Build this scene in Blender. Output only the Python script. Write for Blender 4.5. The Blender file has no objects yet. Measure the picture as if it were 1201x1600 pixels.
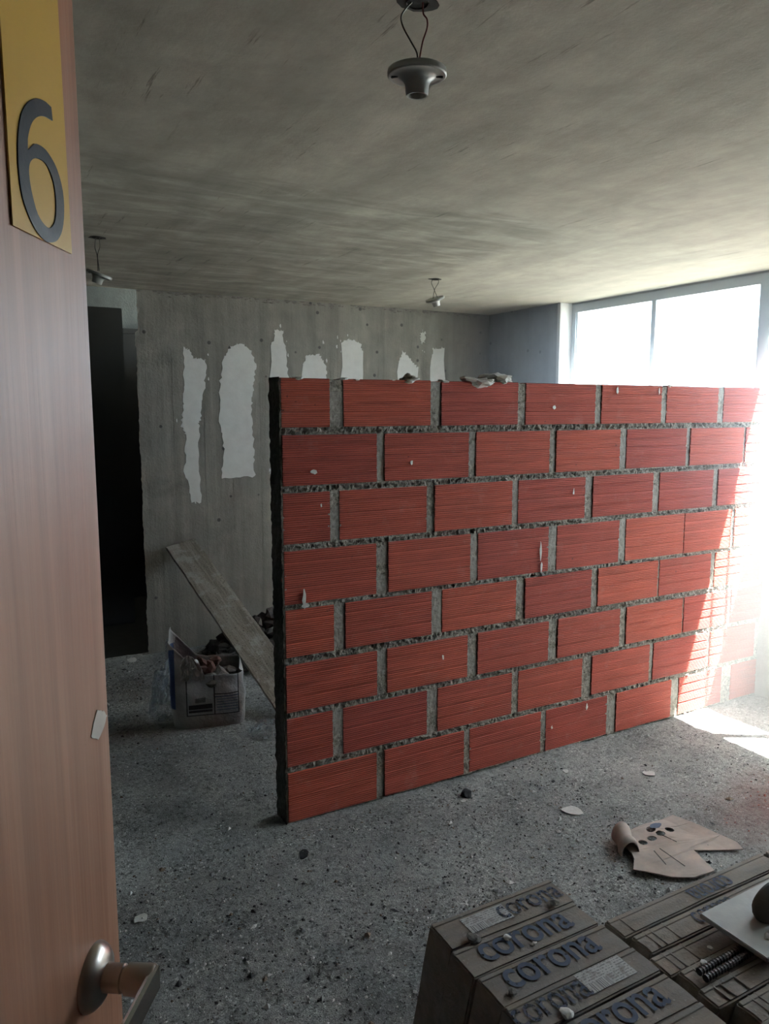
import bpy, bmesh, math, random
import numpy as np
from mathutils import Vector, Matrix, noise
random.seed(7); rng = np.random.default_rng(7)
S = bpy.context.scene; COL = S.collection
# ------------------------------------------------------------------ camera
TH = math.atan(160/1200.); AZ = math.radians(29.2)
F = Vector((math.sin(AZ)*math.cos(TH), math.cos(AZ)*math.cos(TH), -math.sin(TH)))
R = Vector((math.cos(AZ), -math.sin(AZ), 0)); U = R.cross(F)
cd = bpy.data.cameras.new('camera'); cam = bpy.data.objects.new('camera', cd); COL.objects.link(cam)
cd.sensor_fit = 'VERTICAL'; cd.sensor_height = 32; cd.lens = 24; cd.clip_start = .01
cam.matrix_world = Matrix(((R.x, U.x, -F.x, 0), (R.y, U.y, -F.y, 0), (R.z, U.z, -F.z, 1.61), (0, 0, 0, 1)))
S.camera = cam
# ------------------------------------------------------------------ light
W = bpy.data.worlds.new('sky'); S.world = W; W.use_nodes = True
bg = W.node_tree.nodes['Background']; bg.inputs[0].default_value = (.74, .87, 1, 1); bg.inputs[1].default_value = 12.0
sd = bpy.data.lights.new('sun', 'SUN'); sd.energy = 420; sd.angle = math.radians(.6); sd.color = (1, .95, .86)
sun = bpy.data.objects.new('sun', sd); COL.objects.link(sun); sun.location = (8, -1, 8)
sun.rotation_euler = Vector((-1, .6, -3.2)).to_track_quat('-Z', 'Y').to_euler()
S.view_settings.view_transform = 'Standard'; S.view_settings.look = 'None'
S.view_settings.exposure = -0.12; S.view_settings.gamma = 1; S.view_settings.use_curve_mapping = False
# ------------------------------------------------------------------ materials
class NT:
    def __init__(s, name):
        s.m = bpy.data.materials.new(name); s.m.use_nodes = True; s.t = s.m.node_tree; s.b = s.t.nodes['Principled BSDF']
        s.out = s.t.nodes['Material Output']
    def n(s, typ, ins={}, **kw):
        nd = s.t.nodes.new('ShaderNode'+typ)
        for k, v in kw.items(): setattr(nd, k, v)
        for k, v in ins.items(): s.set(nd.inputs[k], v)
        return nd
    def set(s, sock, v):
        if hasattr(v, 'links') or isinstance(v, bpy.types.NodeSocket): s.t.links.new(v, sock)
        else:
            if isinstance(v, tuple) and len(v) == 3 and sock.type == 'RGBA': v = v+(1,)
            sock.default_value = v
    def obj(s, scale=(1, 1, 1), rot=(0, 0, 0)):
        return s.n('Mapping', {0: s.n('TexCoord').outputs['Object'], 'Scale': scale, 'Rotation': rot}).outputs[0]
    def noise(s, vec, scale, det=4, rough=.55, dist=0):
        return s.n('TexNoise', {'Vector': vec, 'Scale': scale, 'Detail': det, 'Roughness': rough, 'Distortion': dist}).outputs[0]
    def ramp(s, fac, stops):
        r = s.n('ValToRGB', {0: fac}); e = r.color_ramp.elements
        while len(e) < len(stops): e.new(.5)
        for i, (p, c) in enumerate(stops):
            e[i].position = p; e[i].color = (c, c, c, 1) if isinstance(c, (int, float)) else (*c, 1)
        return r.outputs[0]
    def mix(s, fac, a, b, mode='MIX'):
        m = s.n('Mix', data_type='RGBA', blend_type=mode)
        s.set(m.inputs[0], fac); s.set(m.inputs[6], a); s.set(m.inputs[7], b); return m.outputs[2]
    def math(s, op, a, b=0, c=0):
        m = s.n('Math', operation=op); s.set(m.inputs[0], a); s.set(m.inputs[1], b); s.set(m.inputs[2], c); return m.outputs[0]
    def bump(s, h, dist, strength=1):
        s.set(s.b.inputs['Normal'], s.n('Bump', {'Height': h, 'Distance': dist, 'Strength': strength}).outputs[0])
    def col(s, c, rough=.85, metal=0):
        s.set(s.b.inputs['Base Color'], c); s.set(s.b.inputs['Roughness'], rough); s.set(s.b.inputs['Metallic'], metal); return s.m

def plain(name, c, rough=.8, metal=0, var=.25, sc=30, bump=.0008):
    m = NT(name); v = m.obj(); f = m.noise(v, sc)
    m.bump(f, bump)
    return m.col(m.mix(f, tuple(x*(1-var) for x in c), tuple(min(1, x*(1+var)) for x in c)), rough, metal)

def concrete(name, base, streak=(1, 1, 1), dark=.6, pits=True, strokes=None, bumpd=.0035):
    m = NT(name); v = m.obj(); vs = m.obj(streak)
    big = m.ramp(m.noise(vs, 1.6, 6, .6, .6), [(.3, .72), (.7, 1.15)])
    c = m.mix(1, base, big, 'MULTIPLY')
    med = m.ramp(m.noise(v, 9, 8, .65), [(.3, .85), (.7, 1.1)])
    c = m.mix(1, c, med, 'MULTIPLY')
    st = m.ramp(m.noise(v, 3.1, 5, .6, 1.2), [(.52, 0.), (.68, 1)])
    c = m.mix(m.math('MULTIPLY', st, .5), c, tuple(x*dark for x in base))
    if pits:
        p = m.n('TexVoronoi', {'Vector': v, 'Scale': 7.0}); k = m.ramp(p.outputs['Distance'], [(.07, 1), (.10, 0)]); vs2 = m.ramp(m.noise(m.obj((9, 9, .25)), 1.4, 5, .65), [(.35, .86), (.5, 1), (.66, 1.08)]); c = m.mix(1, c, vs2, 'MULTIPLY')
        c = m.mix(m.math('MULTIPLY', k, .8), c, (.03, .03, .03))
    if strokes:
        sv = m.obj(strokes[0], strokes[1]); q = m.ramp(m.noise(sv, 6, 5, .75), [(.60, 0), (.66, 1)])
        area = m.ramp(m.noise(v, 1.9, 3), [(.50, 0), (.58, 1)])
        c = m.mix(m.math('MULTIPLY', m.math('MULTIPLY', q, area), .65), c, (.09, .085, .07))
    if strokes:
        # brushed streak zone; the partition's shadow on the ceiling painted in as darkening
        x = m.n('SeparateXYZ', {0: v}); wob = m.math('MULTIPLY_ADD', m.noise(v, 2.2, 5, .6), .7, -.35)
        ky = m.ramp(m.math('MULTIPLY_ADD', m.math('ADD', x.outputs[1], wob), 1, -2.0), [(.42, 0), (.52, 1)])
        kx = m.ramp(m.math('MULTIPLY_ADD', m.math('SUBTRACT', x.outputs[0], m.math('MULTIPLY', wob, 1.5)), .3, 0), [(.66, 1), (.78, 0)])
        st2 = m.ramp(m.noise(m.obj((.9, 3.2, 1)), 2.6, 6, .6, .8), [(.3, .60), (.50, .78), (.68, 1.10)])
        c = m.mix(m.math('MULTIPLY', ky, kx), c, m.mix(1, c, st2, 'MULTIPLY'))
    m.bump(m.math('ADD', m.noise(v, 60, 6, .7), m.math('MULTIPLY', m.noise(vs, 5, 4), 1.5)), bumpd)
    return m.col(c, .9)

M = {}
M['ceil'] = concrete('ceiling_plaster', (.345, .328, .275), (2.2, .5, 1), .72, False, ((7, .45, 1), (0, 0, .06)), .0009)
M['wall'] = concrete('raw_concrete', (.215, .210, .180), (3.5, 3.5, .35), .6)
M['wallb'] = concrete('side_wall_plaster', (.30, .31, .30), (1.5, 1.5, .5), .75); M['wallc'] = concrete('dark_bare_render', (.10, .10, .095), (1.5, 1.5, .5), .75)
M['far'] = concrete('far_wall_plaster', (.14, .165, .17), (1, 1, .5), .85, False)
M['jamb'] = plain('white_reveal_plaster', (.72, .73, .72), .85, 0, .06, 14, .003)
M['skim'] = plain('skim_coat_plaster', (.52, .53, .50), .8, 0, .16, 13, .002)
M['alu'] = plain('aluminium_frame', (.50, .56, .60), .45, .3, .05, 40, .0002)
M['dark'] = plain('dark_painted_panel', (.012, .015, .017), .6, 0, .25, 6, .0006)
M['porc'] = plain('dusty_porcelain', (.30, .315, .295), .34, 0, .12, 50, .0003)
M['hole'] = plain('dark_recess', (.012, .011, .010), .9)
M['wblack'] = plain('black_wire', (.015, .013, .012), .5)
M['wred'] = plain('dark_red_wire', (.14, .02, .02), .5)
M['board'] = None
def glass():
    m = NT('window_glass'); t = m.n('BsdfTransparent', {0: (.95, .98, 1)}); g = m.n('BsdfGlossy', {0: (1, 1, 1), 1: .02})
    x = m.n('MixShader', {0: .05, 1: t.outputs[0], 2: g.outputs[0]}); m.t.links.new(x.outputs[0], m.out.inputs[0]); return m.m
M['glass'] = glass()
def brickmat():
    m = NT('red_fired_clay'); v = m.obj(); rnd = m.n('ObjectInfo').outputs['Random']
    xyz = m.n('SeparateXYZ', {0: v}); z = xyz.outputs[2]
    wav = m.math('SINE', m.math('MULTIPLY', z, 2*math.pi/.0082)); w01 = m.math('MULTIPLY_ADD', wav, .5, .5)
    off = m.n('CombineXYZ', {0: m.math('MULTIPLY', rnd, 40), 1: m.math('MULTIPLY', rnd, 17)}).outputs[0]
    vo = m.n('VectorMath', {0: v, 1: off}, operation='ADD').outputs[0]
    vst = m.n('Mapping', {0: vo, 'Scale': (1.5, 1, 14)}).outputs[0]
    base = m.mix(rnd, (.31, .048, .032), (.43, .080, .043))
    s = m.ramp(m.noise(vst, 3, 5, .6), [(.25, .72), (.75, 1.22)])
    c = m.mix(1, base, s, 'MULTIPLY')
    c = m.mix(m.math('MULTIPLY', m.ramp(w01, [(.05, 1), (.5, 0)]), .55), c, (.13, .03, .025))
    dust = m.ramp(m.noise(vo, 11, 7, .7), [(.56, 0), (.78, 1)])
    c = m.mix(m.math('MULTIPLY', dust, .22), c, (.40, .25, .21))
    spk = m.ramp(m.noise(vo, 38, 2, .5), [(.74, 0), (.77, 1)]); c = m.mix(m.math('MULTIPLY', spk, .7), c, (.08, .02, .02))
    m.bump(m.math('ADD', w01, m.math('MULTIPLY', m.noise(vo, 130, 3), .5)), .0022, .9)
    return m.col(c, .82)
M['brick'] = brickmat()
def mortar(name, lo, hi, gf, bd):
    m = NT(name); v = m.obj()
    f = m.noise(v, 70, 5, .7); g = m.noise(v, 6, 4)
    c = m.mix(m.ramp(f, [(.3, 0), (.7, 1)]), lo, hi); c = m.mix(m.ramp(g, [(.45, 0), (.7, gf)]), c, (.30, .29, .26))
    m.bump(f, bd); return m.col(c, .95)
M['mortar'] = mortar('cement_mortar', (.035, .031, .025), (.44, .41, .35), .35, .010); M['mortar2'] = mortar('smoothed_cement_mortar', (.17, .16, .14), (.33, .315, .285), .6, .003)
def floormat():
    m = NT('gritty_cement_floor'); v = m.obj()
    a = m.noise(v, 2.2, 6, .65, .4); b = m.noise(v, 45, 6, .75); d = m.noise(v, 240, 3, .7)
    c = m.mix(m.ramp(a, [(.32, 0), (.68, 1)]), (.20, .212, .208), (.43, .44, .42))
    c = m.mix(1, c, m.ramp(b, [(.34, .30), (.46, .95), (.60, 1.1), (.72, 1.5)]), 'MULTIPLY')
    c = m.mix(1, c, m.ramp(d, [(.35, .6), (.65, 1.3)]), 'MULTIPLY')
    vc = m.n('TexVoronoi', {'Vector': v, 'Scale': 150.0}).outputs['Color']; gr = m.n('SeparateXYZ', {0: vc}).outputs[0]
    patchy = m.ramp(m.noise(v, 5, 5, .7), [(.40, .12), (.64, .9)])
    c = m.mix(patchy, c, m.mix(1, c, m.ramp(gr, [(.05, .25), (.2, .85), (.82, 1.1), (.97, 2.1)]), 'MULTIPLY'))
    w = m.ramp(m.noise(v, 16, 6, .7, .6), [(.62, 0), (.69, 1)]); c = m.mix(m.math('MULTIPLY', w, .5), c, (.42, .42, .40))
    # spilled red brick dust near the wall
    pd = m.n('VectorMath', {0: v, 1: (2.95, 1.78, 0)}, operation='SUBTRACT').outputs[0]
    ln = m.n('VectorMath', {0: m.n('Mapping', {0: pd, 'Scale': (1, 1.7, 0)}).outputs[0]}, operation='LENGTH').outputs['Value']
    k = m.math('MULTIPLY', m.ramp(m.math('ADD', ln, m.math('MULTIPLY', m.noise(v, 9, 6, .7), .5)), [(.35, 1), (.85, 0)]), .8)
    c = m.mix(k, c, (.13, .045, .036))
    m.bump(m.math('ADD', b, m.math('ADD', m.math('MULTIPLY', d, .5), m.math('MULTIPLY', gr, .35))), .012); return m.col(c, .95)
M['floor'] = floormat()
def pebmat():
    m = NT('loose_grit'); a = m.n('Attribute', attribute_name='tone').outputs['Color']; return m.col(a, .9)
M['grit'] = pebmat()
def wood():
    m = NT('door_wood_veneer'); v = m.obj((7, 7, .55)); v2 = m.obj((30, 30, .8)); v3 = m.obj((160, 160, 3))
    a = m.noise(v, 1.3, 5, .55, 1.2); b = m.noise(v2, 1, 4, .6, .3); d = m.noise(v3, 1, 3, .6)
    c = m.mix(m.ramp(a, [(.3, 0), (.7, 1)]), (.30, .13, .070), (.46, .255, .165))
    c = m.mix(1, c, m.ramp(b, [(.3, .80), (.7, 1.12)]), 'MULTIPLY'); c = m.mix(1, c, m.ramp(d, [(.3, .92), (.7, 1.05)]), 'MULTIPLY')
    m.bump(d, .0004); return m.col(c, .42)
M['wood'] = wood()
def planks():
    m = NT('dusty_grey_plank'); v = m.obj((1.2, 14, 14)); w = m.obj()
    a = m.noise(v, 2.5, 6, .6, .6); s = m.noise(w, 90, 3, .6); st = m.noise(w, 8, 6, .7)
    c = m.mix(m.ramp(a, [(.3, 0), (.7, 1)]), (.15, .135, .105), (.36, .335, .28)); c = m.mix(m.ramp(s, [(.60, 0), (.65, .85)]), c, (.04, .032, .028))
    c = m.mix(m.ramp(st, [(.52, 0), (.60, .6)]), c, (.42, .42, .38)); m.bump(m.math('ADD', a, s), .003); return m.col(c, .9)
M['board'] = planks()
def carton(name, base, st=(1.2, 9, 9), bd=.004):
    m_dust = tuple(x*.4+.13 for x in base)
    m = NT(name); v = m.obj(); vx = m.obj(st); rnd = m.n('ObjectInfo').outputs['Random']
    off = m.n('CombineXYZ', {0: m.math('MULTIPLY', rnd, 31)}).outputs[0]; vo = m.n('VectorMath', {0: v, 1: off}, operation='ADD').outputs[0]
    a = m.noise(vo, 7, 7, .68, .5); b = m.noise(vx, 3, 4, .6); s = m.noise(vo, 120, 3, .6)
    c = m.mix(m.ramp(a, [(.38, 0), (.62, 1)]), base, m_dust); c = m.mix(1, c, m.ramp(b, [(.3, .75), (.7, 1.15)]), 'MULTIPLY')
    c = m.mix(m.ramp(s, [(.66, 0), (.7, .6)]), c, (.40, .385, .35)); m.bump(m.math('ADD', a, m.math('MULTIPLY', s, .4)), bd); return m.col(c, .92)
M['carton'] = carton('dusty_carton', (.25, .208, .168)); M['cardboard'] = carton('torn_cardboard', (.40, .32, .275), (2, 2, 2), .001)
def ink(name, c, cov):
    m = NT(name); n1 = m.noise(m.obj(), 55, 5, .75); k = m.ramp(n1, [(cov-.06, 1), (cov+.06, 0)])
    t = m.n('BsdfTransparent'); m.col(c, .9); x = m.n('MixShader', {0: k, 1: t.outputs[0], 2: m.b.outputs[0]}); m.t.links.new(x.outputs[0], m.out.inputs[0]); return m.m
M['ink'] = ink('faded_blue_print', (.075, .095, .14), .64); M['ink2'] = ink('worn_faint_print', (.07, .085, .12), .55)
def label():
    m = NT('paper_label'); v = m.obj(); x = m.n('SeparateXYZ', {0: v})
    bar = m.math('GREATER_THAN', m.noise(m.n('CombineXYZ', {0: m.math('MULTIPLY', x.outputs[0], 1)}).outputs[0], 420, 1), .52)
    inb = m.math('MULTIPLY', m.math('LESS_THAN', x.outputs[1], -.006), m.math('LESS_THAN', x.outputs[0], .0))
    row = m.math('GREATER_THAN', m.math('SINE', m.math('MULTIPLY', x.outputs[1], 900)), .2)
    wd = m.math('GREATER_THAN', m.noise(v, 200, 2), .5)
    tx = m.math('MULTIPLY', m.math('MULTIPLY', row, wd), m.math('SUBTRACT', 1, inb))
    k = m.math('MAXIMUM', m.math('MULTIPLY', bar, inb), m.math('MULTIPLY', tx, .75))
    c = m.mix(k, (.46, .46, .45), (.10, .10, .11)); d = m.ramp(m.noise(v, 35, 5, .7), [(.5, 0), (.64, .8)]); c = m.mix(d, c, (.20, .18, .155)); return m.col(c, .8)
M['label'] = label()
M['yellow'] = plain('yellow_plate', (.58, .36, .075), .28, 0, .05, 6, .0001); M['digit'] = plain('dark_blue_digit', (.012, .022, .032), .3)
M['metal'] = plain('brushed_nickel', (.42, .39, .36), .28, 1, .05, 40, .0001); M['lever'] = plain('bright_lever_metal', (.62, .66, .66), .22, 1, .04, 40, .0001)
M['paint'] = plain('pale_paint_smear', (.60, .55, .48), .7, 0, .1, 80, .0003)
M['float'] = plain('cement_dusted_metal', (.34, .35, .33), .6, .2, .2, 18, .002); M['fhandle'] = plain('grey_cement_coated_handle', (.12, .115, .105), .85, 0, .3, 30, .004)
M['rebar'] = plain('rusted_steel_bar', (.075, .07, .07), .55, .6, .4, 90, .001)
M['chunk'] = plain('mortar_rubble', (.15, .14, .125), .95, 0, .4, 30, .006); M['bchunk'] = plain('brick_rubble', (.12, .065, .05), .95, 0, .4, 30, .006)
M['pale'] = plain('pale_plaster_flake', (.62, .62, .59), .9, 0, .2, 60, .002); M['darkc'] = plain('dark_lump', (.02, .02, .022), .9, 0, .4, 60, .004)
def film():
    m = NT('clear_plastic_film'); m.col((.62, .68, .70), .22); t = m.n('BsdfTransparent', {0: (.95, .97, 1)})
    f = m.ramp(m.noise(m.obj(), 14, 4, .7, 1), [(.35, .12), (.65, .5)])
    x = m.n('MixShader', {0: f, 1: t.outputs[0], 2: m.b.outputs[0]}); m.t.links.new(x.outputs[0], m.out.inputs[0]); return m.m
M['film'] = film()
def bagmat():
    m = NT('woven_cement_bag'); uv = m.n('SeparateXYZ', {0: m.n('UVMap').outputs[0]}); u, v = uv.outputs[0], uv.outputs[1]
    def box(u0, v0, u1, v1):
        a = m.math('MULTIPLY', m.math('GREATER_THAN', u, u0), m.math('LESS_THAN', u, u1)); b = m.math('MULTIPLY', m.math('GREATER_THAN', v, v0), m.math('LESS_THAN', v, v1)); return m.math('MULTIPLY', a, b)
    def frame(u0, v0, u1, v1, t): return m.math('SUBTRACT', box(u0, v0, u1, v1), box(u0+t, v0+t, u1-t, v1-t))
    c = m.mix(m.noise(m.obj(), 12, 5, .6), (.22, .22, .21), (.36, .36, .35))
    def over(c, k, col): return m.mix(k, c, col)
    c = over(c, box(-.02, .30, .055, 1.2), (.03, .06, .17))
    c = over(c, m.math('MULTIPLY', box(.20, .20, .92, .92), .55), (.28, .33, .36))
    c = over(c, frame(.20, .20, .92, 1.3, .014), (.012, .014, .02)); c = over(c, box(.575, .20, .59, .80), (.012, .014, .02))
    c = over(c, box(.23, .30, .55, .37), (.012, .014, .02)); c = over(c, box(.23, .25, .55, .285), (.012, .014, .02)); c = over(c, m.math('MULTIPLY', box(.32, .40, .46, .47), .7), (.03, .04, .05))
    c = over(c, box(.59, .50, .92, .515), (.012, .014, .02)); c = over(c, box(.59, .46, .92, .475), (.03, .05, .10))
    for q in (.42, .38, .34, .30, .26): c = over(c, m.math('MULTIPLY', box(.61, q, .90, q+.013), .75), (.03, .06, .13))
    m.set(m.b.inputs['Normal'], m.n('Bump', {'Height': m.noise(m.obj(), 18, 5, .6), 'Distance': .012}).outputs[0]); return m.col(c, .6)
M['bag'] = bagmat()
# ------------------------------------------------------------------ helpers
def tag(o, label=None, cat=None, group=None, kind=None):
    if label: o['label'] = label
    if cat: o['category'] = cat
    if group: o['group'] = group
    if kind: o['kind'] = kind
    return o
def link(name, me, mat=None, parent=None, smooth=False):
    o = bpy.data.objects.new(name, me); COL.objects.link(o)
    if mat and not me.materials: me.materials.append(mat)
    if parent: o.parent = parent
    if smooth: me.polygons.foreach_set('use_smooth', [True]*len(me.polygons)); me.set_sharp_from_angle(angle=math.radians(38))
    return o
def empty(name, loc=(0, 0, 0), rz=0):
    o = bpy.data.objects.new(name, None); COL.objects.link(o); o.location = loc; o.rotation_euler.z = rz; o.empty_display_size = .05; return o
def mesh(vs, fs, name='m'):
    me = bpy.data.meshes.new(name); me.from_pydata([tuple(map(float, v)) for v in vs], [], fs); me.update(); return me
def frombm(bm, name='m'):
    bmesh.ops.recalc_face_normals(bm, faces=bm.faces); me = bpy.data.meshes.new(name); bm.to_mesh(me); bm.free(); return me
def boxes(lst, bev=0):
    bm = bmesh.new()
    for (x0, y0, z0, x1, y1, z1) in lst:
        r = bmesh.ops.create_cube(bm, size=1); bmesh.ops.scale(bm, vec=(x1-x0, y1-y0, z1-z0), verts=r['verts']); bmesh.ops.translate(bm, vec=((x0+x1)/2, (y0+y1)/2, (z0+z1)/2), verts=r['verts'])
    if bev: bmesh.ops.bevel(bm, geom=list(bm.edges), offset=bev, segments=2, affect='EDGES')
    return frombm(bm)
def struct(name, me, mat, parent=None, label=None, smooth=False):
    o = link(name, me, mat, parent, smooth)
    if not parent: tag(o, label, None, None, 'structure')
    return o
def tube(pts, r, seg=8, rs=None):
    bm = bmesh.new(); rings = []; n = len(pts); pts = [Vector(p) for p in pts]
    for i, p in enumerate(pts):
        t = (pts[min(i+1, n-1)]-pts[max(i-1, 0)]).normalized(); a = t.orthogonal().normalized() if i == 0 else (pa-t*pa.dot(t)).normalized(); pa = a; b = t.cross(a); q = rs[i] if rs else r
        rings.append([bm.verts.new(p+a*math.cos(2*math.pi*k/seg)*q+b*math.sin(2*math.pi*k/seg)*q) for k in range(seg)])
    for i in range(n-1):
        for k in range(seg): bm.faces.new((rings[i][k], rings[i][(k+1) % seg], rings[i+1][(k+1) % seg], rings[i+1][k]))
    bm.faces.new(rings[0][::-1]); bm.faces.new(rings[-1]); return frombm(bm)
def smoothpts(P, n=6):
    P = [Vector(p) for p in P]; out = []
    for i in range(len(P)-1):
        a, b, c, d = P[max(i-1, 0)], P[i], P[i+1], P[min(i+2, len(P)-1)]
        for k in range(n):
            t = k/n; out.append(.5*((2*b)+(-a+c)*t+(2*a-5*b+4*c-d)*t*t+(-a+3*b-3*c+d)*t**3))
    return out+[P[-1]]
def lathe(prof, seg=32):
    bm = bmesh.new(); rings = [[bm.verts.new((r*math.cos(2*math.pi*k/seg), r*math.sin(2*math.pi*k/seg), z)) for k in range(seg)] for r, z in prof]
    for i in range(len(prof)-1):
        for k in range(seg): bm.faces.new((rings[i][k], rings[i][(k+1) % seg], rings[i+1][(k+1) % seg], rings[i+1][k]))
    if prof[0][0] > 1e-4: bm.faces.new(rings[0][::-1])
    if prof[-1][0] > 1e-4: bm.faces.new(rings[-1])
    bmesh.ops.remove_doubles(bm, verts=bm.verts, dist=1e-5); return frombm(bm)
DG = None
def curvemesh(cu):
    o = bpy.data.objects.new('tmp', cu); COL.objects.link(o); dg = bpy.context.evaluated_depsgraph_get(); me = bpy.data.meshes.new_from_object(o.evaluated_get(dg)); bpy.data.objects.remove(o); return me
def poly2d(loops, ext=.001, jit=0, sub=1):
    cu = bpy.data.curves.new('c', 'CURVE'); cu.dimensions = '2D'; cu.fill_mode = 'BOTH'; cu.extrude = ext
    for L in loops:
        P = []
        for i, p in enumerate(L):
            q = L[(i+1) % len(L)]
            for k in range(sub):
                t = k/sub; P.append((p[0]*(1-t)+q[0]*t+random.uniform(-jit, jit), p[1]*(1-t)+q[1]*t+random.uniform(-jit, jit)))
        sp = cu.splines.new('POLY'); sp.points.add(len(P)-1); sp.use_cyclic_u = True
        for k, p in enumerate(P): sp.points[k].co = (p[0], p[1], 0, 1)
    return curvemesh(cu)
def text(s, size, off=.0, sx=1, ext=.0001):
    cu = bpy.data.curves.new('t', 'FONT'); cu.body = s; cu.size = size; cu.offset = off; cu.extrude = ext; cu.align_x = 'CENTER'; me = curvemesh(cu); me.transform(Matrix.Diagonal((sx, 1, 1, 1))); return me
def rock(r, seed, sub=2, amp=.35, flat=1):
    bm = bmesh.new(); bmesh.ops.create_icosphere(bm, subdivisions=sub, radius=r)
    for v in bm.verts:
        n = noise.noise(v.co/r*1.1+Vector((seed*3.1, seed, 0))); n2 = noise.noise(v.co/r*3+Vector((seed, 0, seed))); v.co *= 1+amp*n*1.6+amp*.5*n2; v.co.z *= flat
    return frombm(bm)
def sheetgrid(nx, ny, fn):
    vs = [fn(i/nx, j/ny) for j in range(ny+1) for i in range(nx+1)]
    fs = [(j*(nx+1)+i, j*(nx+1)+i+1, (j+1)*(nx+1)+i+1, (j+1)*(nx+1)+i) for j in range(ny) for i in range(nx)]
    return mesh(vs, fs)
# ------------------------------------------------------------------ room shell
ZC = 2.357; XW = 3.795; XO = 3.90; YB = 5.07; YF = 2.643
def floor_z(x, y):
    p = Vector((x, y, 0)); return .010*noise.noise(p*2.3)+.006*noise.noise(p*9)+.0035*noise.noise(p*31)-.004
nx, ny = 300, 360; X0, X1, Y0, Y1 = -.7, 3.95, -.25, 5.12
fl = struct('floor', sheetgrid(nx, ny, lambda a, b: (X0+(X1-X0)*a, Y0+(Y1-Y0)*b, floor_z(X0+(X1-X0)*a, Y0+(Y1-Y0)*b))), M['floor'], None, 'gritty grey cement floor strewn with debris', True)
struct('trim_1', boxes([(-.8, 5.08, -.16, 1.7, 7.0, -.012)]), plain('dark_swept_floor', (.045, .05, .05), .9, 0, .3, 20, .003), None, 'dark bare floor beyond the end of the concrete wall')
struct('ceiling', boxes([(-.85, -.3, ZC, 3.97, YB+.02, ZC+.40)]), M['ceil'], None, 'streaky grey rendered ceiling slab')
struct('trim_2', boxes([(-.85, YB+.02, 2.62, 2.7, 7.1, 2.75)]), M['ceil'], None, 'higher slab of the passage beyond the concrete wall, with added sun-blocking overhang')  # slab carried out sideways as an added overhang to keep the sun out
# back concrete wall with ragged free edge
def ragged():
    nz = 150; vs = []; fs = []
    for k in range(nz+1):
        z = ZC*k/nz; e = 1.04+.010*noise.noise(Vector((0, 3, z*6)))+.007*noise.noise(Vector((0, 5, z*40)))+(.018 if z > 2.1 else 0)
        vs += [(e, YB, z), (4.2, YB, z), (4.2, YB+.05, z), (e+.012+.004*noise.noise(Vector((9, 5, z*30))), YB+.05, z)]
    for k in range(nz):
        a = 4*k
        for i in range(4): fs.append((a+i, a+(i+1) % 4, a+4+(i+1) % 4, a+4+i))
    fs += [(3, 2, 1, 0), (4*nz, 4*nz+1, 4*nz+2, 4*nz+3)]
    return mesh(vs, fs)
wb = struct('wall_back', ragged(), M['wall'], None, 'raw grey concrete back wall with white skim coat patches')
PATCH = [[(1.343,2.022),(1.379,1.990),(1.407,1.942),(1.487,1.936),(1.474,1.778),(1.442,1.568),(1.423,1.518),(1.422,1.357),(1.423,0.992),(1.363,0.996),(1.319,1.212),(1.335,1.443),(1.308,1.506),(1.326,1.651),(1.338,1.776)],
[(1.564,1.146),(1.805,1.149),(1.800,1.348),(1.793,1.610),(1.811,1.783),(1.837,1.913),(1.798,2.005),(1.722,2.053),(1.655,2.025),(1.600,1.927),(1.574,1.779),(1.566,1.525),(1.592,1.353)],
[(1.923,1.166),(1.940,2.024),(1.976,2.154),(2.027,2.148),(2.044,2.027),(2.064,1.831),(2.052,1.161)],
[(2.153,1.339),(2.171,1.913),(2.212,1.990),(2.300,2.001),(2.350,1.927),(2.363,1.792),(2.358,1.334)],
[(2.471,1.332),(2.478,2.089),(2.540,2.114),(2.628,2.095),(2.649,2.027),(2.640,1.327)],
[(2.926,1.321),(2.952,1.967),(2.996,2.040),(3.053,1.994),(3.121,1.924),(3.125,1.316)],
[(3.243,1.313),(3.242,2.000),(3.259,2.073),(3.365,2.087),(3.386,1.309)],[(3.142,2.188),(3.194,2.200),(3.183,2.118),(3.154,2.107)]]
for L in PATCH:
    me = poly2d([L], .002, .009, 9); o = link('plaster_patch', me, M['skim'], wb); o.rotation_euler = (math.pi/2, 0, 0); o.location = (0, YB-.001, 0)
for k in range(46):   # ragged spatter around the patches
    L = random.choice(PATCH); p = random.choice(L); c = (p[0]+random.gauss(0, .03), p[1]+random.gauss(0, .04)); r = random.uniform(.004, .016)
    lp = [(c[0]+r*random.uniform(.5, 1)*math.cos(t)*.6, c[1]+r*random.uniform(.5, 1.5)*math.sin(t)) for t in [i*.7 for i in range(9)]]
    o = link('plaster_spatter', poly2d([lp], .0015), M['skim'], wb); o.rotation_euler = (math.pi/2, 0, 0); o.location = (0, YB-.001, 0)
# crumbling joint under the ceiling
bm = bmesh.new()
for k in range(170):
    x = random.uniform(1.06, 3.75); r = random.uniform(.003, .009); m_ = Matrix.Translation((x, YB-.002, ZC-.004-abs(random.gauss(0, .012)))) @ Matrix.Diagonal((random.uniform(1, 3.5), .6, .7, 1)); bmesh.ops.create_icosphere(bm, subdivisions=1, radius=r, matrix=m_)
tag(link('crumbled_joint', frombm(bm), M['chunk'], wb), None, None, None, 'stuff')
bm = bmesh.new()
for k in range(14):   # formwork lines: thin raised fins
    x = 1.25+k*.195+random.uniform(-.03, .03); r = bmesh.ops.create_cube(bm, size=1); bmesh.ops.scale(bm, vec=(.003, .004, random.uniform(.7, 2.2)), verts=r['verts']); bmesh.ops.translate(bm, vec=(x, YB, 1.2), verts=r['verts'])
tag(link('formwork_fin', frombm(bm), M['wall'], wb), None, None, None, 'stuff')
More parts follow.
